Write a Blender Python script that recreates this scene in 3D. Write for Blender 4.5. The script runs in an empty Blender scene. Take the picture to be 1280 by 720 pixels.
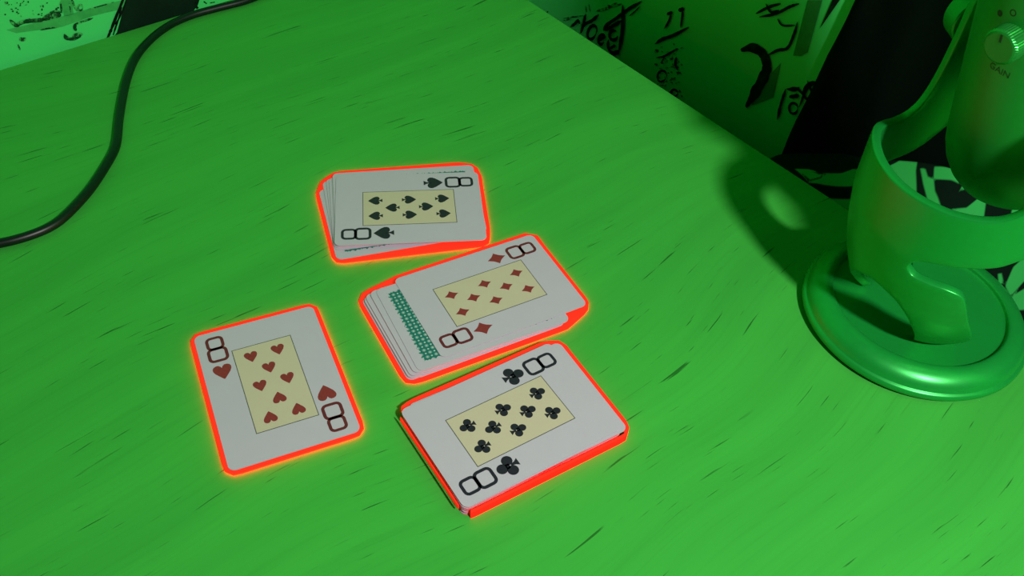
import bpy, bmesh, math, random
import numpy as np
from mathutils import Vector, Matrix
from mathutils.geometry import delaunay_2d_cdt

random.seed(7)
rng = np.random.default_rng(7)
scene = bpy.context.scene
COL = scene.collection
PI = math.pi
DESK_Z = 0.74                      # height of the desk top above the floor (m)

# ------------------------------------------------------------------ camera
F_PX, PITCH, ROLL, CAM_H = 1161.7951, math.radians(45.79624), math.radians(4.40887), 374.2175
cp, sp, cr, sr = math.cos(PITCH), math.sin(PITCH), math.cos(ROLL), math.sin(ROLL)
RT0, FW = Vector((1, 0, 0)), Vector((0, cp, -sp))
UP0 = RT0.cross(FW)
RT, UP = cr * RT0 + sr * UP0, -sr * RT0 + cr * UP0
cam_data = bpy.data.cameras.new('camera')
cam_data.sensor_width = 36.0
cam_data.lens = F_PX / 1280 * 36.0
cam_data.clip_start = 0.01
cam = bpy.data.objects.new('camera', cam_data)
COL.objects.link(cam)
cam.matrix_world = Matrix(((RT.x, UP.x, -FW.x, 0), (RT.y, UP.y, -FW.y, 0),
                           (RT.z, UP.z, -FW.z, CAM_H / 1000 + DESK_Z), (0, 0, 0, 1)))
scene.camera = cam

# ------------------------------------------------------------------ world, lights, exposure
world = bpy.data.worlds.new('world')
scene.world = world
world.use_nodes = True
world.node_tree.nodes['Background'].inputs[0].default_value = (0.85, 0.92, 1.0, 1)
world.node_tree.nodes['Background'].inputs[1].default_value = 0.006


def lamp(name, loc, target, size, energy, color):
    d = bpy.data.lights.new(name, 'AREA')
    d.shape, d.size, d.energy, d.color = 'DISK', size, energy, color
    o = bpy.data.objects.new(name, d)
    COL.objects.link(o)
    o.location = loc
    o.rotation_euler = (Vector(target) - Vector(loc)).to_track_quat('-Z', 'Y').to_euler()
    return o


lamp('room_lamp', (0.385, -0.20, DESK_Z + 0.70), (0.1, 0.36, DESK_Z), 0.07, 9.1, (1.0, 0.97, 0.95))

vs = scene.view_settings
vs.view_transform, vs.look, vs.exposure, vs.gamma = 'Standard', 'None', 0.0, 1.0
vs.use_curve_mapping = False


# ------------------------------------------------------------------ helpers
def lin(r, g, b, k=1.0):
    def f(c):
        c /= 255
        return (c / 12.92 if c <= 0.04045 else ((c + 0.055) / 1.055) ** 2.4) * k
    return (f(r), f(g), f(b), 1)


def material(name, color, rough=0.6, metal=0.0, spec=0.4, var=0.06, scale=60, bump=0.0, bscale=400):
    m = bpy.data.materials.new(name)
    m.use_nodes = True
    nt = m.node_tree
    b = nt.nodes['Principled BSDF']
    b.inputs['Roughness'].default_value = rough
    b.inputs['Metallic'].default_value = metal
    b.inputs['Specular IOR Level'].default_value = spec
    tc = nt.nodes.new('ShaderNodeTexCoord')
    n = nt.nodes.new('ShaderNodeTexNoise')
    n.inputs['Scale'].default_value = scale
    n.inputs['Detail'].default_value = 4
    nt.links.new(tc.outputs['Object'], n.inputs['Vector'])
    r = nt.nodes.new('ShaderNodeValToRGB')
    r.color_ramp.elements[0].position, r.color_ramp.elements[1].position = 0.3, 0.7
    r.color_ramp.elements[0].color = tuple(c * (1 - var) for c in color[:3]) + (1,)
    r.color_ramp.elements[1].color = tuple(min(1, c * (1 + var)) for c in color[:3]) + (1,)
    nt.links.new(n.outputs['Fac'], r.inputs['Fac'])
    nt.links.new(r.outputs['Color'], b.inputs['Base Color'])
    if bump:
        n2 = nt.nodes.new('ShaderNodeTexNoise')
        n2.inputs['Scale'].default_value = bscale
        nt.links.new(tc.outputs['Object'], n2.inputs['Vector'])
        bp = nt.nodes.new('ShaderNodeBump')
        bp.inputs['Strength'].default_value = bump
        bp.inputs['Distance'].default_value = 0.0005
        nt.links.new(n2.outputs['Fac'], bp.inputs['Height'])
        nt.links.new(bp.outputs['Normal'], b.inputs['Normal'])
    return m


def math_node(nt, op, a, b=None, clamp=False):
    n = nt.nodes.new('ShaderNodeMath')
    n.operation = op
    n.use_clamp = clamp
    for i, v in enumerate((a, b)):
        if v is None:
            continue
        if isinstance(v, (int, float)):
            n.inputs[i].default_value = v
        else:
            nt.links.new(v, n.inputs[i])
    return n.outputs[0]


def mix_col(nt, fac, a, b):
    n = nt.nodes.new('ShaderNodeMix')
    n.data_type = 'RGBA'
    for i, v in ((0, fac), (6, a), (7, b)):
        if isinstance(v, (int, float, tuple)):
            n.inputs[i].default_value = v
        else:
            nt.links.new(v, n.inputs[i])
    return n.outputs[2]


def smooth(nt, v, lo, hi):
    n = nt.nodes.new('ShaderNodeMapRange')
    n.interpolation_type = 'SMOOTHSTEP'
    n.inputs[1].default_value, n.inputs[2].default_value = lo, hi
    nt.links.new(v, n.inputs[0])
    return n.outputs[0]


def noise(nt, vec, scale, detail=2.0, rough=0.5):
    n = nt.nodes.new('ShaderNodeTexNoise')
    n.inputs['Scale'].default_value = scale
    n.inputs['Detail'].default_value = detail
    n.inputs['Roughness'].default_value = rough
    nt.links.new(vec, n.inputs['Vector'])
    return n.outputs['Fac']


def mapping(nt, vec, scale=(1, 1, 1), rot=(0, 0, 0), loc=(0, 0, 0)):
    n = nt.nodes.new('ShaderNodeMapping')
    n.inputs['Scale'].default_value, n.inputs['Rotation'].default_value = scale, rot
    n.inputs['Location'].default_value = loc
    nt.links.new(vec, n.inputs['Vector'])
    return n.outputs['Vector']


def mesh_obj(name, verts, faces, mats, parent=None, smooth_=False, mm=True, idx=None):
    me = bpy.data.meshes.new(name)
    k = 0.001 if mm else 1.0
    me.from_pydata([(x * k, y * k, z * k) for x, y, z in verts], [], faces)
    for m in (mats if isinstance(mats, (list, tuple)) else [mats]):
        me.materials.append(m)
    if idx is not None:
        me.polygons.foreach_set('material_index', idx)
    if smooth_:
        me.polygons.foreach_set('use_smooth', [True] * len(faces))
    me.update()
    o = bpy.data.objects.new(name, me)
    COL.objects.link(o)
    if parent:
        o.parent = parent
    return o


def tag(o, label, cat, group=None, kind=None):
    if label:
        o['label'] = label
    if cat:
        o['category'] = cat
    if group:
        o['group'] = group
    if kind:
        o['kind'] = kind
    return o


def empty(name, loc_mm, rz=0.0):
    o = bpy.data.objects.new(name, None)
    o.empty_display_size = 0.02
    COL.objects.link(o)
    o.location = (loc_mm[0] / 1000, loc_mm[1] / 1000, loc_mm[2] / 1000 + DESK_Z)
    o.rotation_euler = (0, 0, rz)
    return o


def ray(u, v):
    d = RT * ((u - 640) / F_PX) + UP * ((360 - v) / F_PX) + FW
    return d.normalized()


def at_z(u, v, z=0.0):
    """point (mm, desk frame) where the sight line of a photograph pixel meets height z"""
    d = ray(u, v)
    t = (z - CAM_H) / d.z
    return Vector((d.x * t, d.y * t, z))


def prism(outline, z0, z1, holes_ring=None):
    """closed prism from a 2D outline (counter-clockwise)"""
    n = len(outline)
    V = [(x, y, z0) for x, y in outline] + [(x, y, z1) for x, y in outline]
    Fc = [tuple(range(n - 1, -1, -1)), tuple(range(n, 2 * n))]
    Fc += [(i, (i + 1) % n, n + (i + 1) % n, n + i) for i in range(n)]
    return V, Fc


def box(x0, x1, y0, y1, z0, z1):
    return prism([(x0, y0), (x1, y0), (x1, y1), (x0, y1)], z0, z1)


def lathe(profile, seg=96):
    V, Fc = [], []
    n = len(profile)
    for i in range(seg):
        a = 2 * PI * i / seg
        V += [(r * math.cos(a), r * math.sin(a), z) for r, z in profile]
    for i in range(seg):
        j = (i + 1) % seg
        for k in range(n - 1):
            Fc.append((i * n + k, j * n + k, j * n + k + 1, i * n + k + 1))
    return V, Fc


def weld(o, dist=1e-6):
    bm = bmesh.new()
    bm.from_mesh(o.data)
    bmesh.ops.remove_doubles(bm, verts=bm.verts, dist=dist)
    bmesh.ops.recalc_face_normals(bm, faces=bm.faces)
    bm.to_mesh(o.data)
    bm.free()


def bevel(o, w_mm, seg=2, ang=35):
    m = o.modifiers.new('bevel', 'BEVEL')
    m.width, m.segments, m.limit_method, m.angle_limit = w_mm / 1000, seg, 'ANGLE', math.radians(ang)
    return m


def tube(points, r, seg=12, closed=False):
    P = [Vector(p) for p in points]
    V, Fc = [], []
    for i, p in enumerate(P):
        t = (P[min(i + 1, len(P) - 1)] - P[max(i - 1, 0)]).normalized()
        s = t.cross(Vector((0, 0, 1)))
        s = s.normalized() if s.length > 1e-6 else Vector((1, 0, 0))
        w = s.cross(t)
        for k in range(seg):
            a = 2 * PI * k / seg
            V.append(tuple(p + r * (math.cos(a) * s + math.sin(a) * w)))
    for i in range(len(P) - 1):
        for k in range(seg):
            l = (k + 1) % seg
            Fc.append((i * seg + k, i * seg + l, (i + 1) * seg + l, (i + 1) * seg + k))
    Fc.append(tuple(range(seg)))
    Fc.append(tuple((len(P) - 1) * seg + k for k in range(seg - 1, -1, -1)))
    return V, Fc


def spline(pts, n=8):
    P = [Vector(p) for p in pts]
    P = [2 * P[0] - P[1]] + P + [2 * P[-1] - P[-2]]
    out = []
    for i in range(1, len(P) - 2):
        for k in range(n):
            t = k / n
            a, b, c, d = P[i - 1:i + 3]
            out.append(0.5 * ((2 * b) + (c - a) * t + (2 * a - 5 * b + 4 * c - d) * t * t + (3 * b - a - 3 * c + d) * t ** 3))
    out.append(P[-2])
    return out


# ------------------------------------------------------------------ materials
def wood_material():
    m = bpy.data.materials.new('green_wood_grain')
    m.use_nodes = True
    nt = m.node_tree
    b = nt.nodes['Principled BSDF']
    b.inputs['Roughness'].default_value = 0.5
    b.inputs['Specular IOR Level'].default_value = 0.25
    tc = nt.nodes.new('ShaderNodeTexCoord')
    vec = tc.outputs['Object']
    # slow swing of the grain direction
    warp = noise(nt, vec, 4.0, 1.0)
    sep = nt.nodes.new('ShaderNodeSeparateXYZ')
    nt.links.new(vec, sep.inputs[0])
    comb = nt.nodes.new('ShaderNodeCombineXYZ')
    nt.links.new(sep.outputs[0], comb.inputs[0])
    y2 = math_node(nt, 'ADD', sep.outputs[1], math_node(nt, 'MULTIPLY', math_node(nt, 'SUBTRACT', warp, 0.5), 0.07))
    nt.links.new(y2, comb.inputs[1])
    wv = comb.outputs[0]
    fine = noise(nt, mapping(nt, wv, (14, 420, 1)), 1.0, 4.0, 0.6)
    broad = noise(nt, mapping(nt, wv, (3, 34, 1)), 1.0, 3.0, 0.55)
    fleck = noise(nt, mapping(nt, wv, (30, 620, 1)), 1.0, 2.0)
    fleck2 = noise(nt, mapping(nt, wv, (20, 430, 1), loc=(3.1, 7.7, 0)), 1.0, 2.5)
    gate = smooth(nt, noise(nt, mapping(nt, wv, (7, 22, 1), loc=(5, 2, 0)), 1.0, 2.0), 0.46, 0.60)
    f1 = math_node(nt, 'MULTIPLY', smooth(nt, fleck, 0.655, 0.72), gate)
    f2 = math_node(nt, 'MULTIPLY', smooth(nt, fleck2, 0.675, 0.73), 0.9)
    fl = math_node(nt, 'MAXIMUM', f1, f2)
    base = mix_col(nt, smooth(nt, broad, 0.3, 0.7), lin(55, 156, 56, 1.06), lin(60, 166, 60, 1.06))
    base = mix_col(nt, math_node(nt, 'MULTIPLY', smooth(nt, fine, 0.45, 0.75), 0.17), base, lin(38, 128, 40, 1.06))
    base = mix_col(nt, math_node(nt, 'MULTIPLY', fl, 0.8), base, lin(12, 62, 16, 1.0))
    nt.links.new(base, b.inputs['Base Color'])
    bp = nt.nodes.new('ShaderNodeBump')
    bp.inputs['Strength'].default_value = 0.15
    bp.inputs['Distance'].default_value = 0.0003
    bp.invert = True
    nt.links.new(fl, bp.inputs['Height'])
    nt.links.new(bp.outputs['Normal'], b.inputs['Normal'])
    return m


def speckle_material(name, ink, ground, lo, hi, scale=220):
    m = bpy.data.materials.new(name)
    m.use_nodes = True
    nt = m.node_tree
    b = nt.nodes['Principled BSDF']
    b.inputs['Roughness'].default_value = 0.8
    b.inputs['Specular IOR Level'].default_value = 0.1
    tc = nt.nodes.new('ShaderNodeTexCoord')
    f = smooth(nt, noise(nt, tc.outputs['Object'], scale, 5.0, 0.7), lo, hi)
    nt.links.new(mix_col(nt, f, ink, ground), b.inputs['Base Color'])
    return m


def back_pattern_material():
    m = bpy.data.materials.new('teal_lattice_print')
    m.use_nodes = True
    nt = m.node_tree
    b = nt.nodes['Principled BSDF']
    b.inputs['Roughness'].default_value = 0.45
    tc = nt.nodes.new('ShaderNodeTexCoord')
    v = mapping(nt, tc.outputs['Object'], (1, 1, 1), (0, 0, PI / 4))
    sep = nt.nodes.new('ShaderNodeSeparateXYZ')
    nt.links.new(v, sep.inputs[0])
    k = 2 * PI / 0.0068
    sx = math_node(nt, 'SINE', math_node(nt, 'MULTIPLY', sep.outputs[0], k))
    sy = math_node(nt, 'SINE', math_node(nt, 'MULTIPLY', sep.outputs[1], k))
    prod = math_node(nt, 'ABSOLUTE', math_node(nt, 'MULTIPLY', sx, sy))
    petals = smooth(nt, prod, 0.52, 0.64)
    k2 = 2 * PI / 0.0034
    s2 = math_node(nt, 'MULTIPLY', math_node(nt, 'COSINE', math_node(nt, 'MULTIPLY', sep.outputs[0], k2)),
                   math_node(nt, 'COSINE', math_node(nt, 'MULTIPLY', sep.outputs[1], k2)))
    dots = smooth(nt, s2, 0.45, 0.75)
    f = math_node(nt, 'MAXIMUM', math_node(nt, 'MULTIPLY', petals, 0.35), dots)
    nt.links.new(mix_col(nt, f, lin(24, 104, 98), lin(176, 190, 187)), b.inputs['Base Color'])
    return m


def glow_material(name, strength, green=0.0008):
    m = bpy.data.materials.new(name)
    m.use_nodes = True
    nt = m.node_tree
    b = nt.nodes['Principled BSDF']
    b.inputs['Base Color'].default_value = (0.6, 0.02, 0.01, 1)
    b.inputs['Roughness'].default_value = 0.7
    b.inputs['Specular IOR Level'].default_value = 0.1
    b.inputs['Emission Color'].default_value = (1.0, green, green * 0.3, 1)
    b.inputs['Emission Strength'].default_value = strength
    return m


M_WOOD = wood_material()
M_WALL = material('green_tinted_wallpaper', lin(62, 198, 98, 1.2), 0.8, spec=0.15, var=0.05, scale=14)
M_MORTAR = speckle_material('mortar_print', lin(50, 160, 75, 0.95), lin(64, 182, 88, 0.95), 0.3, 0.7, 60)
M_GRUNGE = speckle_material('grunge_print', lin(14, 62, 26), lin(74, 190, 95, 0.95), 0.46, 0.62, 260)
M_INK = speckle_material('black_ink_print', lin(4, 20, 9), lin(10, 44, 20), 0.45, 0.7, 120)
M_BLACKPRINT = speckle_material('black_panel_print', lin(8, 34, 18), lin(11, 42, 22), 0.4, 0.7, 30)
M_SHADEPRINT = speckle_material('grey_stripe_print', lin(38, 120, 52), lin(46, 138, 60), 0.4, 0.7, 60)
M_FLOOR = material('dark_floor', lin(6, 28, 14), 0.7, scale=8)
M_CABLE = material('black_cable_rubber', lin(3, 20, 10), 0.4, spec=0.4)
M_CARD = material('white_card_stock', lin(188, 175, 190), 0.42, spec=0.35, var=0.012, scale=90)
M_CARDEDGE = material('card_edge', lin(165, 165, 170), 0.7, spec=0.1)
M_GLOWEDGE = material('painted_glow_edge', lin(236, 30, 12), 0.6, spec=0.2)  # red glow on the deck edges, put into their colour
M_CREAM = material('cream_panel_print', lin(196, 179, 156), 0.45, spec=0.3, var=0.015)
M_LINE = material('grey_line_print', lin(80, 80, 78), 0.5)
M_RED = material('brick_red_print', lin(134, 46, 50), 0.45, spec=0.3, var=0.12, scale=900)
M_REDDARK = material('dark_red_print', lin(100, 34, 44), 0.45, spec=0.3, var=0.12, scale=900)
M_BLACK = material('black_print', lin(38, 32, 46), 0.45, spec=0.3, var=0.15, scale=900)
M_BACK = back_pattern_material()
M_MIC = material('satin_green_metal', lin(24, 156, 60, 1.12), 0.34, metal=0.45, spec=0.5, var=0.03, scale=300, bump=0.03, bscale=2500)
M_MICBODY = material('satin_green_body', lin(28, 140, 48, 1.05), 0.42, metal=0.4, spec=0.4, var=0.03, scale=300, bump=0.03, bscale=2500)
M_KNOB = material('polished_green_metal', lin(50, 170, 72, 1.0), 0.3, metal=0.75, spec=0.5)
M_RUBBER = material('black_rubber', lin(6, 22, 10), 0.7)
M_MARK = material('dark_marking', lin(10, 56, 18), 0.6)
M_GRILLE = material('metal_grille', lin(30, 110, 42), 0.4, metal=0.7, bump=0.6, bscale=1500)

# ------------------------------------------------------------------ setting: desk frame directions
GRAIN = math.radians(42.4255)
T = Vector((math.cos(GRAIN), math.sin(GRAIN), 0))       # along the back edge, to the right
N = Vector((-math.sin(GRAIN), math.cos(GRAIN), 0))      # towards the back wall
T_EDGE, N_EDGE = 460.5, 641.0
GAP_R, GAP_B = 66.0, 4.0


def frame_obj(name, V, Fc, mat, kind='structure', label=None, **k):
    """object whose local X runs along T and local Y along N"""
    o = mesh_obj(name, V, Fc, mat, **k)
    if o.parent is None:
        o.location = (0, 0, DESK_Z)
        o.rotation_euler = (0, 0, GRAIN)
    if kind:
        o['kind'] = kind
    return o


H0 = -DESK_Z * 1000
wall_back = frame_obj('wall_back', *box(-1500, T_EDGE + GAP_R, N_EDGE + GAP_B, N_EDGE + GAP_B + 80, H0, 1700), M_WALL)
wall_right = frame_obj('wall_right', *box(T_EDGE + GAP_R, T_EDGE + GAP_R + 80, -1500, N_EDGE + GAP_B + 80, H0, 1700), M_WALL)
floor = frame_obj('floor', *box(-1500, T_EDGE + GAP_R + 80, -1500, N_EDGE + GAP_B + 80, H0 - 40, H0), M_FLOOR)

# --- flat prints of the wallpaper, each a thin film on its wall
def on_back(u, v):
    d = ray(u, v)
    s = (N_EDGE + GAP_B) / d.dot(N)
    return (s * d.dot(T), CAM_H + s * d.z)


def on_right(u, v):
    d = ray(u, v)
    s = (T_EDGE + GAP_R) / d.dot(T)
    return (s * d.dot(N), CAM_H + s * d.z)


def film(name, polys, wall, mat, lift):
    V, Fc = [], []
    for poly in polys:
        if wall is wall_back:
            P = [(a, N_EDGE + GAP_B - lift, z) for a, z in poly]
        else:
            P = [(T_EDGE + GAP_R - lift, a, z) for a, z in poly]
        Fc.append(tuple(range(len(V), len(V) + len(P))))
        V += P
    return frame_obj(name, V, Fc, mat, kind=None, parent=wall)


def brush(pts, w, fn, taper=0.25, jitter=0.12):
    """ribbon quads of a brush stroke through photograph points, width w in mm"""
    Q = [Vector((*fn(u, v), 0)) for u, v in pts]
    Q = spline(Q, 5) if len(Q) > 2 else [Q[0].lerp(Q[1], i / 8) for i in range(9)]
    L, Rr = [], []
    for i, q in enumerate(Q):
        t = (Q[min(i + 1, len(Q) - 1)] - Q[max(i - 1, 0)])
        t = t.normalized() if t.length > 0 else Vector((1, 0, 0))
        n = Vector((-t.y, t.x, 0))
        e = min(i, len(Q) - 1 - i) / max(1, len(Q) - 1)
        ww = w / 2 * (taper + (1 - taper) * min(1, e * 6)) * (1 + random.uniform(-jitter, jitter))
        L.append(q + n * ww)
        Rr.append(q - n * ww)
    return [[tuple(L[i].xy), tuple(L[i + 1].xy), tuple(Rr[i + 1].xy), tuple(Rr[i].xy)] for i in range(len(Q) - 1)]


def zc(pts, s, ox, oy):
    return [(x / s + ox, y / s + oy) for x, y in pts]


def ell(cx, cy, rx, ry, rot=0, a0=0, a1=360, n=12):
    out = []
    for i in range(n + 1):
        a = math.radians(a0 + (a1 - a0) * i / n)
        x, y = rx * math.cos(a), ry * math.sin(a)
        c, s = math.cos(math.radians(rot)), math.sin(math.radians(rot))
        out.append((cx + c * x - s * y, cy + s * x + c * y))
    return out


bk = lambda pts: [on_back(*p) for p in pts]
rg = lambda pts: [on_right(*p) for p in pts]
film('mortar_print', [bk([(8, 37), (78, 20), (78, 33), (20, 41)]), bk([(78, 20), (110, 11), (160, -2), (160, 9), (118, 19), (78, 33)]),
                      bk([(74, -8), (88, -8), (92, 18), (80, 20)])], wall_back, M_MORTAR, 0.4)
g = []
for pts, w in (([(18, 33), (28, 27), (45, 25), (56, 24)], 3.2), ([(52, 24), (62, 20), (70, 18), (76, 19)], 4.5),
               ([(12, 24), (18, 30), (24, 32)], 2.5), ([(60, 17), (68, 14), (76, 15)], 2.0),
               ([(50, 37), (60, 35), (75, 33)], 1.2), ([(92, 30), (104, 26), (116, 22)], 1.6), ([(110, 11), (125, 7), (142, 2)], 1.0),
               ([(80, 42), (83, 47), (91, 48), (101, 45)], 2.6), ([(90, 45), (97, 42), (103, 43)], 2.6), ([(94, 29), (93, 34), (95, 38)], 2.2),
               ([(89, -2), (93, 8), (98, 14)], 1.8), (ell(100, 9, 3, 3.5), 1.4), ([(75, 1), (76, 9), (77, 16)], 1.2), ([(86, 2), (88, 16)], 0.9),
               ([(24, 47), (28, 49), (32, 47)], 2.6), ([(22, 55), (25, 62)], 1.0)):
    g += brush(pts, w, on_back)
for _ in range(46):
    u, v = random.uniform(4, 72), random.uniform(1, 24)
    if v < 30 - u * 0.17:
        g += brush([(u, v), (u + random.uniform(1, 3), v + random.uniform(-1, 1))], random.uniform(0.4, 1.6), on_back)
film('grunge_print', g, wall_back, M_GRUNGE, 0.7)
film('black_panel_print', [bk([(158, -4), (250, -4), (247, 6), (241, 14), (210, 26), (140, 48), (146, 40)])], wall_back, M_BLACKPRINT, 0.5)
film('panel_border_print', sum([brush(p, w, on_back, 0.8, 0.3) for p, w in (
    ([(154, -3), (146, 17), (139, 35), (134, 47)], 2.0), ([(158, -3), (153, 12), (147, 25), (141, 43)], 1.2),
    ([(151, 8), (148, 22), (144, 30)], 1.2), ([(247, -2), (244, 6), (247, 10)], 2.2), ([(254, 1), (258, 4)], 0.8), ([(262, 3), (268, 2)], 0.8))], []),
    wall_back, M_INK, 0.9)

z2 = lambda p: zc(p, 6.54, 680, 0)
z3 = lambda p: zc(p, 4.8, 800, 0)
z5 = lambda p: zc(p, 3.0, 960, 0)
letters = {
    'letter_print': [
        ([(225, 217), (262, 190), (285, 165), (300, 195)], 2.4), ([(348, 112), (330, 190), (308, 270)], 2.8), ([(315, 225), (350, 190), (400, 165), (455, 115)], 2.6),
        (ell(400, 262, 34, 58, 20), 2.6), (ell(478, 320, 26, 40, 20, 20, 330), 2.6), ([(455, 335), (480, 312), (510, 300)], 2.2),
        (ell(575, 285, 34, 40, 10, 0, 300), 2.8), ([(535, 320), (530, 380), (560, 430), (600, 425), (622, 408)], 3.4), ([(540, 400), (575, 375), (590, 370)], 2.2),
        ([(648, 38), (652, 150), (640, 290), (615, 438)], 3.4), ([(490, 240), (520, 200), (620, 130), (700, 70), (805, 8)], 2.6),
        ([(490, 245), (560, 215), (640, 165)], 2.8), ([(700, 130), (745, 95), (790, 50)], 1.0)],
    'scribble_print': [],
}
P = []
for pts, w in letters['letter_print']:
    P += brush(z2(pts), w * 1.1, on_right)
film('letter_print', P, wall_right, M_INK, 0.9)
P = []
for pts, w in (([(160, 150), (330, 125)], 1.0), ([(345, 40), (350, 100)], 1.2), ([(370, 30), (380, 95)], 1.0), ([(430, 90), (520, 65), (600, 20)], 2.2),
               ([(520, 40), (560, 50), (640, 30)], 1.6), ([(160, 165), (200, 160), (245, 130)], 1.2), ([(0, 120), (40, 90)], 1.0)):
    P += brush(z2(pts), w, on_right)
for _ in range(60):
    u, v = random.uniform(818, 852), random.uniform(55, 125)
    P += brush([(u, v), (u + random.uniform(1, 5), v - random.uniform(-2, 3))], random.uniform(0.5, 2), on_right)
film('grunge_print', P, wall_right, M_GRUNGE, 0.5)
P = []
for pts, w in (([(165, 85), (200, 70)], 2.4), ([(190, 78), (180, 120), (150, 172)], 1.8), ([(235, 62), (270, 50)], 3), ([(262, 60), (256, 110), (248, 165)], 2),
               ([(95, 262), (140, 232), (200, 212), (300, 160)], 2.6), (ell(135, 455, 26, 34, 20), 1.8), (ell(210, 555, 20, 20), 1.8),
               ([(225, 340), (215, 380), (230, 420)], 2.4), ([(100, 345), (150, 335), (210, 300), (235, 290)], 1.6), ([(150, 340), (130, 380)], 1.2),
               ([(610, 300), (680, 285), (740, 320), (765, 390), (750, 450), (690, 560), (640, 640)], 8),
               ([(700, 80), (780, 40), (850, 20)], 2), ([(720, 100), (820, 80), (900, 40), (960, 20)], 2), ([(760, 20), (790, 70), (840, 60)], 2),
               ([(770, 330), (830, 300), (890, 285), (930, 200), (950, 130)], 2.2), ([(830, 110), (860, 150), (935, 150)], 1.6),
               ([(880, 530), (850, 620), (828, 715)], 2.2), ([(885, 530), (930, 540), (960, 520)], 2), ([(900, 580), (960, 570)], 3)):
    P += brush(z3(pts), w, on_right)
for pts, w in (([(75, 335), (110, 330), (140, 360)], 2), (ell(98, 405, 16, 20), 2), (ell(165, 340, 26, 34, 30), 2.2), ([(120, 400), (150, 330), (200, 300)], 2),
               ([(150, 300), (180, 360), (215, 290)], 2)):
    P += brush(z5(pts), w, on_right)
film('scribble_print', P, wall_right, M_INK, 0.9)
film('stripe_print', [rg(z5([(150, 0), (205, 0), (150, 195), (125, 210), (95, 208)])), rg(z5([(50, 235), (20, 365), (-60, 395), (-30, 320)]))], wall_right, M_SHADEPRINT, 0.4)
film('spike_print', [rg(z5([(245, -6), (275, -6), (195, 108)]))], wall_right, M_INK, 0.6)
# ------------------------------------------------------------------ desk
desk = empty('desk', (0, 0, H0), GRAIN)
tag(desk, 'green wood-grain desk with dark flecks, cards and microphone on top', 'desk')
DT = -H0
top = mesh_obj('tabletop', *box(-900, T_EDGE, -330, N_EDGE, DT - 26, DT), M_WOOD, desk)
bevel(top, 1.0, 2)
for x in (-850, T_EDGE - 90):
    for y in (-280, N_EDGE - 90):
        mesh_obj('leg', *box(x, x + 50, y, y + 50, 0, DT - 26), M_WOOD, desk)

# ------------------------------------------------------------------ cloth beside the desk
def cloth_h(t, n):
    s = t - T_EDGE
    h = -58 + 3 * np.sin(n / 37.0 + s / 50) + 4 * np.sin(n / 19.0 - s / 23.0 + 1.3) + 2 * np.cos(s / 17.0 + n / 61)
    return h + np.clip(s / 64, 0, 1) * np.interp(n, [90, 165, 240, 287, 330], [104, 86, 53, 14, -40])


def cloth_pt(u, v):
    d = ray(u, v)
    d0, d1 = d.dot(T), d.dot(N)
    k = (T_EDGE + 0.5) / d0
    while k * d0 < T_EDGE + GAP_R - 1.5 and CAM_H + k * d.z > float(cloth_h(k * d0, k * d1)):
        k += 0.7
    return (k * d0, k * d1)


patches = [
    [(993, 211), (1010, 212), (1030, 217), (1052, 217), (1066, 212), (1076, 212), (1074, 230), (1064, 234), (1042, 233), (1011, 229)],
    [(1036, 248), (1056, 250), (1072, 249), (1072, 268), (1062, 265)],
    [(1098, 214), (1118, 205), (1143, 190), (1147, 196), (1144, 215), (1145, 250), (1120, 240)],
    [(1150, 211), (1156, 212), (1159, 222), (1167, 224), (1168, 240), (1176, 262), (1160, 258), (1154, 230)],
    [(1167, 210), (1206, 211), (1199, 230), (1190, 226), (1167, 224)],
    [(1213, 215), (1222, 222), (1219, 231), (1199, 240), (1205, 228)],
    [(1189, 262), (1208, 260), (1224, 248), (1232, 252), (1229, 276), (1200, 274)],
    [(1149, 192), (1166, 190), (1186, 191), (1168, 194), (1150, 195)],
    [(1273, 241), (1290, 238), (1290, 272), (1262, 270)],
    [(1247, 343), (1252, 342), (1254, 354), (1248, 356)],
    [(1266, 335), (1280, 322), (1295, 316), (1295, 352), (1280, 352), (1262, 372), (1256, 358)],
    [(1263, 372), (1280, 362), (1296, 356), (1296, 386), (1272, 388)],
]
holes = [[(1001, 216), (1012, 225), (1022, 222), (1034, 218), (1024, 224), (1010, 227)], [(1014, 215), (1022, 215), (1032, 218), (1024, 219)]]


def sdf(poly, X, Y):
    d = np.full(X.shape, 1e9)
    ins = np.zeros(X.shape, bool)
    for i in range(len(poly)):
        (ax, ay), (bx, by) = poly[i], poly[(i + 1) % len(poly)]
        ex, ey = bx - ax, by - ay
        L2 = ex * ex + ey * ey + 1e-9
        h = np.clip(((X - ax) * ex + (Y - ay) * ey) / L2, 0, 1)
        d = np.minimum(d, np.hypot(X - ax - h * ex, Y - ay - h * ey))
        c = ((ay > Y) != (by > Y)) & (X < (bx - ax) * (Y - ay) / (by - ay + 1e-12) + ax)
        ins ^= c
    return np.where(ins, -d, d)


nt_, nn_ = 64, 300
tt = np.linspace(T_EDGE + 1.5, T_EDGE + GAP_R - 7.5, nt_)
nn = np.linspace(-60, 350, nn_)
TT, NN = np.meshgrid(tt, nn, indexing='ij')
ZZ = cloth_h(TT, NN)
S = np.full(TT.shape, 1e9)
for p in patches:
    S = np.minimum(S, sdf([cloth_pt(*q) for q in p], TT, NN))
for p in holes:
    S = np.maximum(S, -sdf([cloth_pt(*q) for q in p], TT, NN))
V = [(float(a), float(b), float(c)) for a, b, c in zip(TT.ravel(), NN.ravel(), ZZ.ravel())]
Fc = [(i * nn_ + j, (i + 1) * nn_ + j, (i + 1) * nn_ + j + 1, i * nn_ + j + 1) for i in range(nt_ - 1) for j in range(nn_ - 1)]
ring = [i * nn_ for i in range(nt_)] + [(nt_ - 1) * nn_ + j for j in range(1, nn_)] + [i * nn_ + nn_ - 1 for i in range(nt_ - 2, -1, -1)] + [j for j in range(nn_ - 2, 0, -1)]
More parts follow.
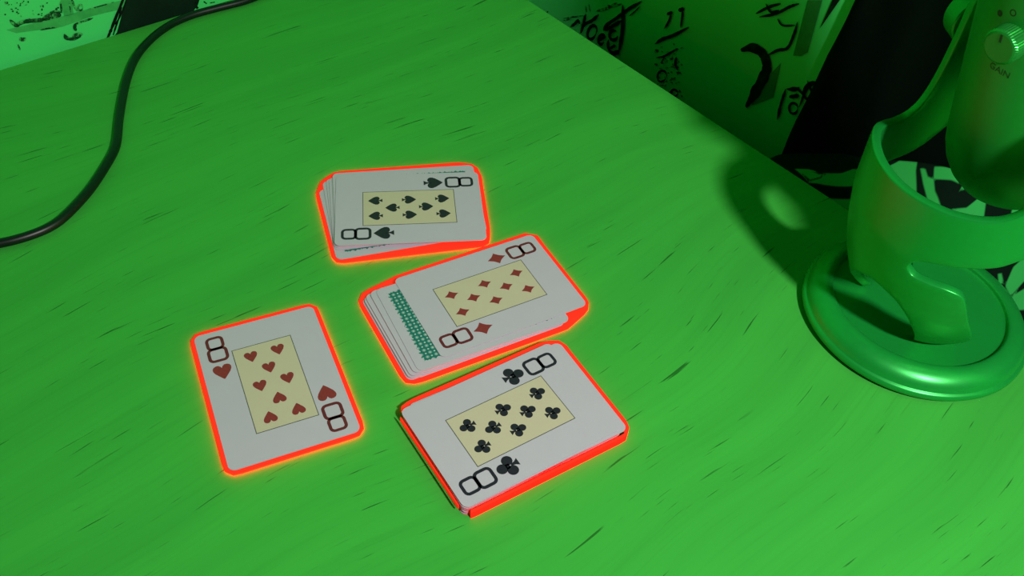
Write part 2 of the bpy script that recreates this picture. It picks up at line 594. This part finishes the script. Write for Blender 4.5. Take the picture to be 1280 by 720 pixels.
b0 = len(V)
V += [(V[i][0], V[i][1], H0) for i in ring]
Fc += [(ring[(k + 1) % len(ring)], ring[k], b0 + k, b0 + (k + 1) % len(ring)) for k in range(len(ring))]
m = bpy.data.materials.new('black_cloth_pale_print')
m.use_nodes = True
nt = m.node_tree
b = nt.nodes['Principled BSDF']
b.inputs['Roughness'].default_value = 0.85
b.inputs['Specular IOR Level'].default_value = 0.1
at_ = nt.nodes.new('ShaderNodeAttribute')
at_.attribute_name = 'print'
nt.links.new(mix_col(nt, smooth(nt, at_.outputs['Fac'], -0.5, 0.5), lin(50, 172, 80, 1.0), lin(4, 24, 14)), b.inputs['Base Color'])
cloth = frame_obj('patterned_cloth', V, Fc, m, kind=None, smooth_=True)
a = cloth.data.attributes.new('print', 'FLOAT', 'POINT')
a.data.foreach_set('value', np.concatenate([S.ravel(), np.full(len(ring), 50.0)]).astype(np.float32))
tag(cloth, 'black cloth with pale green angular print heaped between desk and wall', 'cloth')

# black sheet added in place of shade on the wall behind the microphone
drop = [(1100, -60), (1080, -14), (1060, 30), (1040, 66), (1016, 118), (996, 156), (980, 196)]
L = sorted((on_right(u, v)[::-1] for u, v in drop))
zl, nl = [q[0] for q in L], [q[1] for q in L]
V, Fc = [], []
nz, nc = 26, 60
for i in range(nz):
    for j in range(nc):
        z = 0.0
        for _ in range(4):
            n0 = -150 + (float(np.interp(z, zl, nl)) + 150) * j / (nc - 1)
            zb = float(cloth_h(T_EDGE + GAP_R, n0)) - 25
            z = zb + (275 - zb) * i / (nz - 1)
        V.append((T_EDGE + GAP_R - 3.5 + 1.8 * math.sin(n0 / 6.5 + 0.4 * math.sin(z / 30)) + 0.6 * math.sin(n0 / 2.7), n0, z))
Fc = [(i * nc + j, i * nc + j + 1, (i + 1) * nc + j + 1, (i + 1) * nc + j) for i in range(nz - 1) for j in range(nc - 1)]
shade_sheet = frame_obj('wall_shade_sheet', V, Fc, material('black_shade', lin(3, 14, 7), 0.95, spec=0.05), kind=None, smooth_=True)
sd = shade_sheet.modifiers.new('solid', 'SOLIDIFY')
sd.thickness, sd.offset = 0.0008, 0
tag(shade_sheet, 'black folded sheet added for the shade on the wall behind the microphone', 'cloth')

# ------------------------------------------------------------------ cable
cab = [(345, -14), (318, -3), (300, 3), (270, 10.5), (240, 19), (213, 31), (190, 48), (171, 70), (160, 95), (153.5, 122), (149, 150), (146.5, 175),
       (142, 190), (130, 211), (114, 235), (95, 257), (76, 275), (58, 286), (38, 294), (18, 300), (0, 304), (-25, 309)]
cable = mesh_obj('cable', *tube(spline([at_z(u, v, 2.9) for u, v in cab], 6), 2.75, 12), M_CABLE, smooth_=True)
cable.location = (0, 0, DESK_Z)
tag(cable, 'black rubber cable curving across the left side of the desk', 'cable')


# ------------------------------------------------------------------ playing cards
def rrect(w, h, r, n=5):
    out = []
    for cx, cy, a0 in ((w / 2 - r, h / 2 - r, 0), (-w / 2 + r, h / 2 - r, 90), (-w / 2 + r, -h / 2 + r, 180), (w / 2 - r, -h / 2 + r, 270)):
        out += [(cx + r * math.cos(math.radians(a0 + 90 * i / n)), cy + r * math.sin(math.radians(a0 + 90 * i / n))) for i in range(n + 1)]
    return out


CW, CH, CT = 63.0, 88.0, 0.30
OUT = rrect(CW, CH, 3.4)


def card_mesh(name, edge):
    V, Fc = prism(OUT, 0, CT)
    me = bpy.data.meshes.new(name)
    me.from_pydata([(x / 1000, y / 1000, z / 1000) for x, y, z in V], [], Fc)
    me.materials.append(M_CARD)
    me.materials.append(edge)
    me.polygons.foreach_set('material_index', [0, 0] + [1] * len(OUT))
    me.update()
    return me


ME_CARD, ME_GLOWCARD = card_mesh('card', M_CARDEDGE), card_mesh('glow_edged_card', M_GLOWEDGE)


def poly_mesh(name, polys, z, mat, parent):
    V, Fc = [], []
    for poly in polys:
        Fc.append(tuple(range(len(V), len(V) + len(poly))))
        V += [(x, y, z) for x, y in poly]
    o = mesh_obj(name, V, Fc, mat, parent)
    bm = bmesh.new()
    bm.from_mesh(o.data)
    bmesh.ops.triangulate(bm, faces=bm.faces)
    for f in bm.faces:
        if f.normal.z < 0:
            f.normal_flip()
    bm.to_mesh(o.data)
    bm.free()
    return o


def circ(cx, cy, r, n=18):
    return [(cx + r * math.cos(2 * PI * i / n), cy + r * math.sin(2 * PI * i / n)) for i in range(n)]


def suit_polys(suit):
    """unit-size suit shapes, tip up, about 2 high"""
    if suit == 'diamond':
        out = []
        C = [(0, 1.0), (-0.92, 0), (0, -1.0), (0.92, 0)]
        for i in range(4):
            (ax, ay), (bx, by) = C[i], C[(i + 1) % 4]
            for k in range(5):
                t = k / 5
                q = 1 - 0.16 * math.sin(PI * t)
                out.append(((ax + (bx - ax) * t) * q, (ay + (by - ay) * t) * q))
        return [out]
    if suit == 'club':
        return [circ(0, 0.50, 0.47), circ(-0.50, -0.22, 0.47), circ(0.50, -0.22, 0.47),
                [(-0.25, 0.15), (-0.22, -0.2), (0.22, -0.2), (0.25, 0.15)],
                [(0.0, -0.3), (0.1, -0.4), (0.16, -0.7), (0.36, -1.0), (-0.36, -1.0), (-0.16, -0.7), (-0.1, -0.4)]]
    heart = []
    half = [(0, 0.55), (0.10, 0.78), (0.30, 0.95), (0.55, 0.95), (0.78, 0.82), (0.90, 0.58), (0.88, 0.28), (0.72, -0.08), (0.45, -0.45), (0.18, -0.80), (0, -1.0)]
    heart = half + [(-x, y) for x, y in reversed(half[1:-1])]
    if suit == 'heart':
        return [heart]
    body = [(x * 0.98, -y * 0.82 + 0.18) for x, y in heart]
    return [body, [(0.0, -0.1), (0.08, -0.45), (0.14, -0.68), (0.36, -1.0), (-0.36, -1.0), (-0.14, -0.68), (-0.08, -0.45)]]


def eight_polys(cx, cy, flip):
    """square-shouldered outlined figure 8, 10 mm x 18 mm, wider lower bowl"""
    polys = []

    def loop(w, h, oy, r, th):
        o = rrect(w, h, r, 4)
        i = rrect(w - 2 * th, h - 2 * th, max(r - th, 0.6), 4)
        n = len(o)
        for k in range(n):
            l = (k + 1) % n
            polys.append([(o[k][0], o[k][1] + oy), (o[l][0], o[l][1] + oy), (i[l][0], i[l][1] + oy), (i[k][0], i[k][1] + oy)])
    loop(10.4, 9.9, -3.9, 2.9, 1.65)
    loop(9.2, 9.1, 4.2, 2.8, 1.6)
    s = -1 if flip else 1
    return [[(cx + s * x, cy + s * y) for x, y in p] for p in polys]


PIPS = [(-6.9, 20.2, 0), (6.9, 20.2, 0), (0, 10.1, 0), (-6.9, 0.1, 0), (6.9, 0.1, 0), (0, -10.1, 1), (-6.9, -20.2, 1), (6.9, -20.2, 1)]
RW, RH = 30.7, 55.6


def scallop(w, h, period, amp):
    out = []
    C = [(w / 2, -h / 2), (w / 2, h / 2), (-w / 2, h / 2), (-w / 2, -h / 2)]
    for i in range(4):
        a, b = Vector(C[i]), Vector(C[(i + 1) % 4])
        n = max(2, round((b - a).length / period)) * 4
        d = (b - a).normalized()
        for k in range(n):
            out.append(tuple(a.lerp(b, k / n) + Vector((d.y, -d.x)) * amp * (math.cos(2 * PI * k / 4) - 1)))
    return out


def new_card(pose, z, mesh, label, group, patterned=False, name='playing_card'):
    x, y, th = pose
    if not patterned:
        o = bpy.data.objects.new(name, mesh)
        COL.objects.link(o)
        o.location = (x / 1000, y / 1000, z / 1000 + DESK_Z)
        o.rotation_euler = (0, 0, th)
        return tag(o, label, 'card', group)
    e = empty(name, (x, y, z), th)
    tag(e, label, 'card', group)
    c = bpy.data.objects.new('card_stock', mesh)
    COL.objects.link(c)
    c.parent = e
    V, Fc = prism(scallop(CW - 9.4, CH - 9.4, 3.4, 0.55), CT - 0.05, CT + 0.012)
    mesh_obj('back_pattern', V, Fc, M_BACK, e)
    return e


def face_card(pose, z, suit, label):
    e = empty('playing_card', (pose[0], pose[1], z), pose[2])
    tag(e, label, 'card')
    c = bpy.data.objects.new('card_stock', ME_CARD)
    COL.objects.link(c)
    c.parent = e
    red = suit in ('heart', 'diamond')
    mp, mi = (M_RED, M_REDDARK) if red else (M_BLACK, M_BLACK)
    z1 = CT + 0.02
    poly_mesh('panel_border', [[(-RW / 2, -RH / 2), (RW / 2, -RH / 2), (RW / 2, RH / 2), (-RW / 2, RH / 2)]], z1, M_LINE, e)
    w, h = RW / 2 - 0.4, RH / 2 - 0.4
    poly_mesh('centre_panel', [[(-w, -h), (w, -h), (w, h), (-w, h)]], z1 + 0.02, M_CREAM, e)
    sh = suit_polys(suit)
    sz = {'heart': 3.55, 'diamond': 4.1, 'club': 4.25, 'spade': 4.3}[suit]
    aw = {'heart': 1.05, 'diamond': 0.85, 'club': 0.98, 'spade': 0.98}[suit]
    for px, py, inv in PIPS:
        s = -1 if inv else 1
        poly_mesh('pip', [[(px + s * sz * aw * x, py + s * sz * y) for x, y in p] for p in sh], z1 + 0.04, mp, e)
    for s in (1, -1):
        poly_mesh('index_number', eight_polys(-22.1 * s, 31.6 * s, s < 0), z1 + 0.02, mi, e)
        k = sz * 1.38
        poly_mesh('index_pip', [[(s * (-22.1 + k * aw * x), s * (15.6 + k * y)) for x, y in p] for p in sh], z1 + 0.03, mp, e)
    return e


def land(blu, blv, z, deg):
    """pose of a card lying sideways from its lower left corner in the photograph and its angle"""
    B = at_z(blu, blv, z)
    a = math.radians(deg)
    vd, ud = Vector((math.cos(a), math.sin(a), 0)), Vector((math.sin(a), -math.cos(a), 0))
    c = B - 31.5 * ud + 44 * vd
    return (c.x, c.y, a - PI / 2)


POSE_H = (-115.47 * 0.9968, 285.09 * 0.9968, math.radians(26.872))
POSE_S = (-65.545 * 0.9975, 422.57 * 0.9975, math.radians(9.72 - 90))
POSE_D = (-11.93 * 0.9976, 355.925 * 0.9976, math.radians(31.443 - 90))
POSE_C = (4.209 * 1.0086, 266.49 * 1.0086, math.radians(35.423 - 90))

# hearts: a single card
face_card(POSE_H, 1.22, 'heart', 'eight of hearts, single upright card left of the piles')

# spades: a loose fan of cards under the eight
GS = 'loose cards fanned under the eight of spades'
sp_under = []
for i, (u, v, a, pat, lab) in enumerate((
        (421, 325.5, 20.6, True, 'lowest face-down card of the spades fan, sticking out furthest towards the viewer'),
        (418.5, 314, 17.6, False, None), (417.5, 311.0, 15.2, False, None), (417.0, 309.5, 13.4, False, None), (418.0, 306.5, 12.0, False, None),
        (420.0, 303.5, 12.6, True, 'face-down card directly under the eight of spades with teal back edge showing'))):
    z = 1.22 + i * 0.35
    p = land(u, v, z, a)
    sp_under.append(p)
    new_card(p, z, ME_CARD, lab or 'white card in the middle of the fan under the eight of spades', GS, pat)
face_card(POSE_S, 3.35, 'spade', 'eight of spades on top of the upper pile')

# diamonds: squared pile with one turned card
GD = 'cards stacked under the eight of diamonds'
di_under = []
for i, (u, v, a, pat, lab) in enumerate((
        (510.5, 477, 31.6, False, None), (520, 474, 31.0, True, None), (515, 474, 31.9, False, None), (512, 475, 31.4, False, None), (517, 471.5, 31.2, False, None),
        (514, 472, 31.3, False, None), (520, 468, 30.9, False, None), (518, 468, 30.5, False, None),
        (523.5, 465.5, 29.5, True, 'face-down card under the eight of diamonds with a strip of teal lattice back showing'))):
    z = 1.22 + i * 0.344
    p = land(u, v, z, a)
    di_under.append(p)
    if i == 1:
        lab = 'low face-down card of the diamonds pile, back print just peeking out on the near side'
    new_card(p, z, ME_CARD, lab or 'white card stacked under the eight of diamonds and its teal-backed card', GD, pat)
face_card(POSE_D, 4.34, 'diamond', 'eight of diamonds on top of the middle pile')

# clubs: a thick squared deck with red glow painted on its edges
GC = 'cards with painted red edge glow in the thick deck under the eight of clubs'
cl_under = []
NC = 19
ca = math.radians(35.423)
vd, ud = Vector((math.cos(ca), math.sin(ca))), Vector((math.sin(ca), -math.cos(ca)))
for i in range(NC):
    z = 0.02 + i * 0.319
    k = i / NC
    j = random.uniform(-0.35, 0.35)
    sh = 0.4 + j
    p = (POSE_C[0] + vd.x * sh + ud.x * 0.6, POSE_C[1] + vd.y * sh + ud.y * 0.6, POSE_C[2] - math.radians(0.8 + random.uniform(-.3, .3)))
    cl_under.append(p)
    new_card(p, z, ME_GLOWCARD, 'card with painted red edge glow in the thick deck under the eight of clubs', GC)
z = 0.02 + NC * 0.319
p = (POSE_C[0] + vd.x * 3.6 + ud.x * 0.4, POSE_C[1] + vd.y * 3.6 + ud.y * 0.4, POSE_C[2] - math.radians(1.9))
cl_under.append(p)
new_card(p, z, ME_CARD, 'face-down card sliding out to the right directly under the eight of clubs', None, True)
face_card(POSE_C, z + 0.34, 'club', 'eight of clubs on top of the thick nearest deck')


# ------------------------------------------------------------------ added emissive strips that put a red glow around the card piles
def hull(pts):
    pts = sorted(set((round(x, 4), round(y, 4)) for x, y in pts))

    def half(ps):
        h = []
        for p in ps:
            while len(h) > 1 and (h[-1][0] - h[-2][0]) * (p[1] - h[-2][1]) - (h[-1][1] - h[-2][1]) * (p[0] - h[-2][0]) <= 0:
                h.pop()
            h.append(p)
        return h[:-1]
    return half(pts) + half(pts[::-1])


def outline_of(poses):
    pts = []
    for x, y, th in poses:
        c, s = math.cos(th), math.sin(th)
        pts += [(x + c * a - s * b, y + s * a + c * b) for a, b in OUT]
    return hull(pts)


def resample(poly, n):
    P = [Vector(p) for p in poly] + [Vector(poly[0])]
    L = [0]
    for i in range(len(P) - 1):
        L.append(L[-1] + (P[i + 1] - P[i]).length)
    out, k = [], 0
    for i in range(n):
        d = L[-1] * i / n
        while L[k + 1] < d:
            k += 1
        out.append(P[k].lerp(P[k + 1], (d - L[k]) / (L[k + 1] - L[k])))
    return out


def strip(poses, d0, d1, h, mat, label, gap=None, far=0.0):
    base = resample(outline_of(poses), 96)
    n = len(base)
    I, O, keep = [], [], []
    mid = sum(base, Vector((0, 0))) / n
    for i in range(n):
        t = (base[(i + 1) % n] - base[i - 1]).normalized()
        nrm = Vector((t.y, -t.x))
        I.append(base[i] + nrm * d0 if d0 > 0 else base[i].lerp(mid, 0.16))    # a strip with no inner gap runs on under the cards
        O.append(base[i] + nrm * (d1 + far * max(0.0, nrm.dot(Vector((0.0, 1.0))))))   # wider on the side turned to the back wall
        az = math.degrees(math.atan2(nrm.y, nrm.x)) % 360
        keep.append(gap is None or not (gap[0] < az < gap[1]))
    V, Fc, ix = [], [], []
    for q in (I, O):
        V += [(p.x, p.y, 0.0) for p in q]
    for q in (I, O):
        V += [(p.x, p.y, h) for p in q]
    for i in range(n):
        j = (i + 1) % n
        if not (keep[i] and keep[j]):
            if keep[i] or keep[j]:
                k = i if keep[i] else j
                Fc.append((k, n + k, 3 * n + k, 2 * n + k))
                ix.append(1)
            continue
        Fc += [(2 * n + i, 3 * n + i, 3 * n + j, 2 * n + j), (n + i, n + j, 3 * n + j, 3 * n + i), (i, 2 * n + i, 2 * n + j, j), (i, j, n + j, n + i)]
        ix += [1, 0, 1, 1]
    o = mesh_obj('added_glow_strip', V, Fc, [mat, M_CAP], idx=ix)
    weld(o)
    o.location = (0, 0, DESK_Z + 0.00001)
    return tag(o, label, 'added glow strip')


M_CAP = glow_material('added_glow_cap', 0.62, 0.03)
STRIP = 'added red glow strip '
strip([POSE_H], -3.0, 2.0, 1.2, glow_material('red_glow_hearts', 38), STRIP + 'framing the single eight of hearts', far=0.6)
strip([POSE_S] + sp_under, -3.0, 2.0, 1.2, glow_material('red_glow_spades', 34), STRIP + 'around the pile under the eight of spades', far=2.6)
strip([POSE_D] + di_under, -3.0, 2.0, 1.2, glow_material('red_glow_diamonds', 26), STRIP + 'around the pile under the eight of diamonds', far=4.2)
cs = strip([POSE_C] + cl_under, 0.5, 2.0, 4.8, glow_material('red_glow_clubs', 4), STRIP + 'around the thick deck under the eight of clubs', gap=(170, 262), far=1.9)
# added emissive band for the red glow on the thick deck's open side
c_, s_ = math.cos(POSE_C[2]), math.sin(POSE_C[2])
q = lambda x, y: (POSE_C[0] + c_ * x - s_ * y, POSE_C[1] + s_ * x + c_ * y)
side = mesh_obj('added_side_glow', *prism([q(-28, -45.6), q(28, -45.6), q(28, -45.0), q(-28, -45.0)], 3.2, 6.2), M_CAP, cs)

# ------------------------------------------------------------------ microphone on its stand
MC = (224.5, 365.0)
mic = empty('microphone', (MC[0], MC[1], 0))
tag(mic, 'green metal desk microphone in a curved yoke on a round base', 'microphone')
prof = [(0, 1.5), (57, 1.5), (60.2, 1.8), (61.0, 3.0), (61.2, 4.6), (60.6, 6.0), (59.7, 6.4), (59.2, 6.7), (58.9, 8.0), (58.0, 10.0), (56.4, 12.0), (54.2, 13.6),
        (51.8, 14.6), (49.5, 15.0), (48.0, 15.0), (47.3, 14.7), (46.9, 14.1), (46.7, 13.0), (46.3, 12.5), (45.0, 12.3), (30, 12.2), (0, 12.2)]
base = mesh_obj('base', *lathe(prof, 128), M_MIC, mic, smooth_=True)
weld(base)
ringp = [(54, 0), (58.5, 0), (59.3, 0.6), (59.3, 1.7), (54, 1.7)]
rb = mesh_obj('rubber_foot', *lathe(ringp + [ringp[0]], 96), M_RUBBER, base, smooth_=True)
rb['label'] = 'black rubber ring under the base'

zs_ = [0, 12, 20, 30, 45, 60, 80, 100, 250]
rs_ = [30, 30, 37, 43, 49, 53, 56.5, 57, 57]


def shell_r(z):
    return float(np.interp(z, zs_, rs_))


def arc(azc, zc_, a0, a1, r=13.0, n=10):
    return [(azc + math.degrees(r * math.cos(math.radians(a0 + (a1 - a0) * i / n)) / 57), zc_ + r * math.sin(math.radians(a0 + (a1 - a0) * i / n))) for i in range(n + 1)]


outl = []
def seg(pts):
    P2 = [Vector((a, z, 0)) for a, z in pts]
    outl.extend([(p.x, p.y) for p in spline(P2, 5)])

seg(arc(95, 163, 180, 0, n=8)[::1])                       # left arm top, from its back edge to its front edge
seg([(108.2, 158), (108.3, 140), (109.5, 122), (112.5, 109), (118, 102.5), (127, 101), (138, 103.5), (152, 108), (168, 110.3), (185, 110.7), (205, 111), (220, 112),
     (235, 113.6), (247, 116.5), (255, 120.5), (261, 128), (263.5, 142), (263.9, 158)])
seg(arc(277, 163, 180, 0, n=8))
seg([(290, 158), (290, 132), (287, 116), (280, 106), (270, 99.6), (263, 94), (256, 90.8), (246, 87.6), (238, 85.2), (231, 82.4), (227.6, 79), (226.6, 76), (227.6, 73.2),
     (231, 71.2), (239, 71.4), (248, 71.8), (256, 69.5), (261, 62), (266, 53), (274, 42), (283, 31), (291, 20), (296, 12.4)])
seg([(296, 12.1), (285, 12.1), (270, 12.1), (252, 12.1)])
seg([(250.5, 14), (248, 21.4), (245, 28), (241, 34), (236, 41), (229, 47.4), (223, 50.0), (214, 51.4), (206, 50), (196, 44.5), (185, 35.5), (173, 24), (164, 13.5)])
seg([(162, 12.1), (150, 12.1), (135, 12.1), (116, 12.1)])
seg([(116, 13), (119, 22), (126, 33), (134, 40), (142, 44), (149, 48), (153.5, 54), (155, 62), (154, 70), (149, 75), (138, 75.5), (126, 73.6),
     (114, 74.5), (104, 78), (95.5, 87), (89, 98), (84, 115), (82, 140), (81.9, 158)])
K = PI / 180 * 57
pts2, prev = [], None
for a_, z_ in outl:
    q = Vector((a_ * K, z_))
    if prev is None or (q - prev).length > 0.7:
        pts2.append(q)
        prev = q
if (pts2[0] - pts2[-1]).length < 0.7:
    pts2.pop()
nb = len(pts2)
edges = [(i, (i + 1) % nb) for i in range(nb)]
allp = list(pts2)
arr = np.array([tuple(p) for p in pts2])
for ga in np.arange(75 * K, 300 * K, 3.2):
    for gz in np.arange(13, 178, 3.2):
        if np.min(np.hypot(arr[:, 0] - ga, arr[:, 1] - gz)) > 1.8:
            allp.append(Vector((float(ga), float(gz))))
vo, eo, fo, _, _, _ = delaunay_2d_cdt(allp, edges, [], 1, 1e-5)
V = []
for q in vo:
    aa, z_ = q.x / K * PI / 180, q.y
    r_ = shell_r(z_)
    V.append((r_ * math.cos(aa), r_ * math.sin(aa), z_))
yoke = mesh_obj('yoke', V, [tuple(f) for f in fo], M_MIC, mic, smooth_=True)
bm = bmesh.new()
bm.from_mesh(yoke.data)
loose = [v for v in bm.verts if not v.link_faces]
bmesh.ops.delete(bm, geom=loose, context='VERTS')
for f in bm.faces:
    c = f.calc_center_median()
    if f.normal.x * c.x + f.normal.y * c.y < 0:
        f.normal_flip()
bm.to_mesh(yoke.data)
bm.free()
so = yoke.modifiers.new('solid', 'SOLIDIFY')
so.thickness, so.offset, so.use_even_offset = 0.0046, -1, False
bevel(yoke, 0.9, 2, 50)

# body, tilted in the yoke about its pivot axis
AX = math.radians(96)
body_prof = [(0, -75.0), (6, -74.6), (12, -73.0), (18, -69.8), (23.5, -65.2), (28, -59.0), (31, -52.0), (32.6, -44.5), (33, -37), (33, 60), (32.6, 61), (32.2, 61.5), (0, 61.5)]
PIV = Vector((0, 0, 165.0))
body = mesh_obj('body', *lathe(body_prof, 96), M_MICBODY, mic, smooth_=True)
weld(body)
TILT = math.radians(-11)
body.matrix_local = Matrix.Translation(PIV / 1000) @ Matrix.Rotation(TILT, 4, Vector((math.cos(AX), math.sin(AX), 0)))
gp = [(0, 140.0), (10, 139), (19, 135.5), (26, 129), (30.5, 120), (32, 108), (32, 62), (0, 62)]
gr = mesh_obj('grille', *lathe(gp[::-1], 64), M_GRILLE, body, smooth_=True)
weld(gr)
for s in (1, -1):
    V, Fc = lathe([(0, 0), (12.6, 0), (13.4, 0.8)] + [(13.4, 11.5), (12.4, 13), (0, 13.4)], 64)
    V = [(x * (1 + (0.02 if (i // 6) % 2 and 1.0 < z < 11 else 0)), y * (1 + (0.02 if (i // 6) % 2 and 1.0 < z < 11 else 0)), z) for i, (x, y, z) in enumerate(V)]
    kn = mesh_obj('pivot_knob', V, Fc, M_MIC, mic)
    weld(kn)
    d = Vector((math.cos(AX), math.sin(AX), 0)) * s
    kn.matrix_local = Matrix.Translation((PIV + d * 57.05 + Vector((0, 0, -15))) / 1000) @ d.to_track_quat('Z', 'Y').to_matrix().to_4x4()
    V, Fc = lathe([(0, 0), (5, 0), (5, 20.6), (0, 20.6)], 32)
    ax = mesh_obj('pivot_pin', V, Fc, M_MIC, mic)
    weld(ax)
    ax.matrix_local = Matrix.Translation((PIV + d * 31.5 + Vector((0, 0, -15))) / 1000) @ d.to_track_quat('Z', 'Y').to_matrix().to_4x4()

# gain knob and its markings on the body
KA, KZ, BR = math.radians(216), 25.5, 33.0
dk = Vector((math.cos(KA), math.sin(KA), 0))
nk = 44
V, Fc = [], []
kp = [(7.0, -0.6), (7.6, 0.2), (7.6, 5.6), (7.0, 6.6), (6.3, 6.9), (0, 7.0)]
V, Fc = lathe(kp, nk * 2)
V = [(x * (1.03 if (i // 6) % 2 and -0.1 < z < 6 else 1), y * (1.03 if (i // 6) % 2 and -0.1 < z < 6 else 1), z) for i, (x, y, z) in enumerate(V)]
gk = mesh_obj('gain_knob', V, Fc, [M_KNOB, M_MICBODY], body, idx=[1 if k % 5 >= 3 else 0 for k in range(len(Fc))])
weld(gk)
KM = Matrix((Vector((-math.sin(KA), math.cos(KA), 0)), Vector((0, 0, 1)), dk)).transposed().to_4x4()
gk.matrix_local = Matrix.Translation((dk * BR + Vector((0, 0, KZ))) / 1000) @ KM
gk['label'] = 'bright knurled gain knob'
V, Fc = lathe([(7.4, -1.2), (9.2, -1.2), (9.2, 0.25), (7.4, 0.25), (7.4, -1.2)], 64)
col = mesh_obj('knob_gap_shade', V, Fc, M_RUBBER, body)  # dark ring stands in for the shade in the gap around the knob
weld(col)
col.matrix_local = gk.matrix_local.copy()
mesh_obj('pointer_mark', *box(-0.5, 0.5, 2.6, 6.0, 6.9, 7.1), M_MARK, gk)


def wrap(points2d, s0, h0, rot=0.0, lift=0.08):
    c, s = math.cos(rot), math.sin(rot)
    out = []
    for x, y in points2d:
        X, Y = s0 + c * x - s * y, h0 + s * x + c * y
        a_ = KA + X / BR
        out.append(((BR + lift) * math.cos(a_), (BR + lift) * math.sin(a_), KZ + Y))
    return out


def wrapped_ring(r0, r1, s0, h0, sq=1.0, name='dial_symbol'):
    o, i = circ(0, 0, r1, 20), circ(0, 0, r0, 20)
    V = wrap([(x, y * sq) for x, y in o], s0, h0) + wrap([(x, y * sq) for x, y in i], s0, h0)
    Fc = [(k, (k + 1) % 20, 20 + (k + 1) % 20, 20 + k) for k in range(20)]
    return mesh_obj(name, V, Fc, M_MARK, body)


wrapped_ring(0.1, 1.4, -8.0, 9.0)
wrapped_ring(1.0, 1.5, -2.0, 12.0)
wrapped_ring(1.0, 1.5, 5.0, 11.0)
fc = bpy.data.curves.new('gain_text', 'FONT')
fc.body = 'GAIN'
fc.size = 4.2
fc.align_x, fc.align_y = 'CENTER', 'CENTER'
fc.resolution_u = 3
to = bpy.data.objects.new('gain_text', fc)
COL.objects.link(to)
bpy.context.view_layer.update()
tm = to.evaluated_get(bpy.context.evaluated_depsgraph_get()).to_mesh()
tv = [(v.co.x, v.co.y) for v in tm.vertices]
tf = [tuple(p_.vertices) for p_ in tm.polygons]
COL.objects.unlink(to)
bpy.data.objects.remove(to)
mesh_obj('gain_lettering', wrap(tv, -1.0, -14.5, -0.1), tf, M_MARK, body)
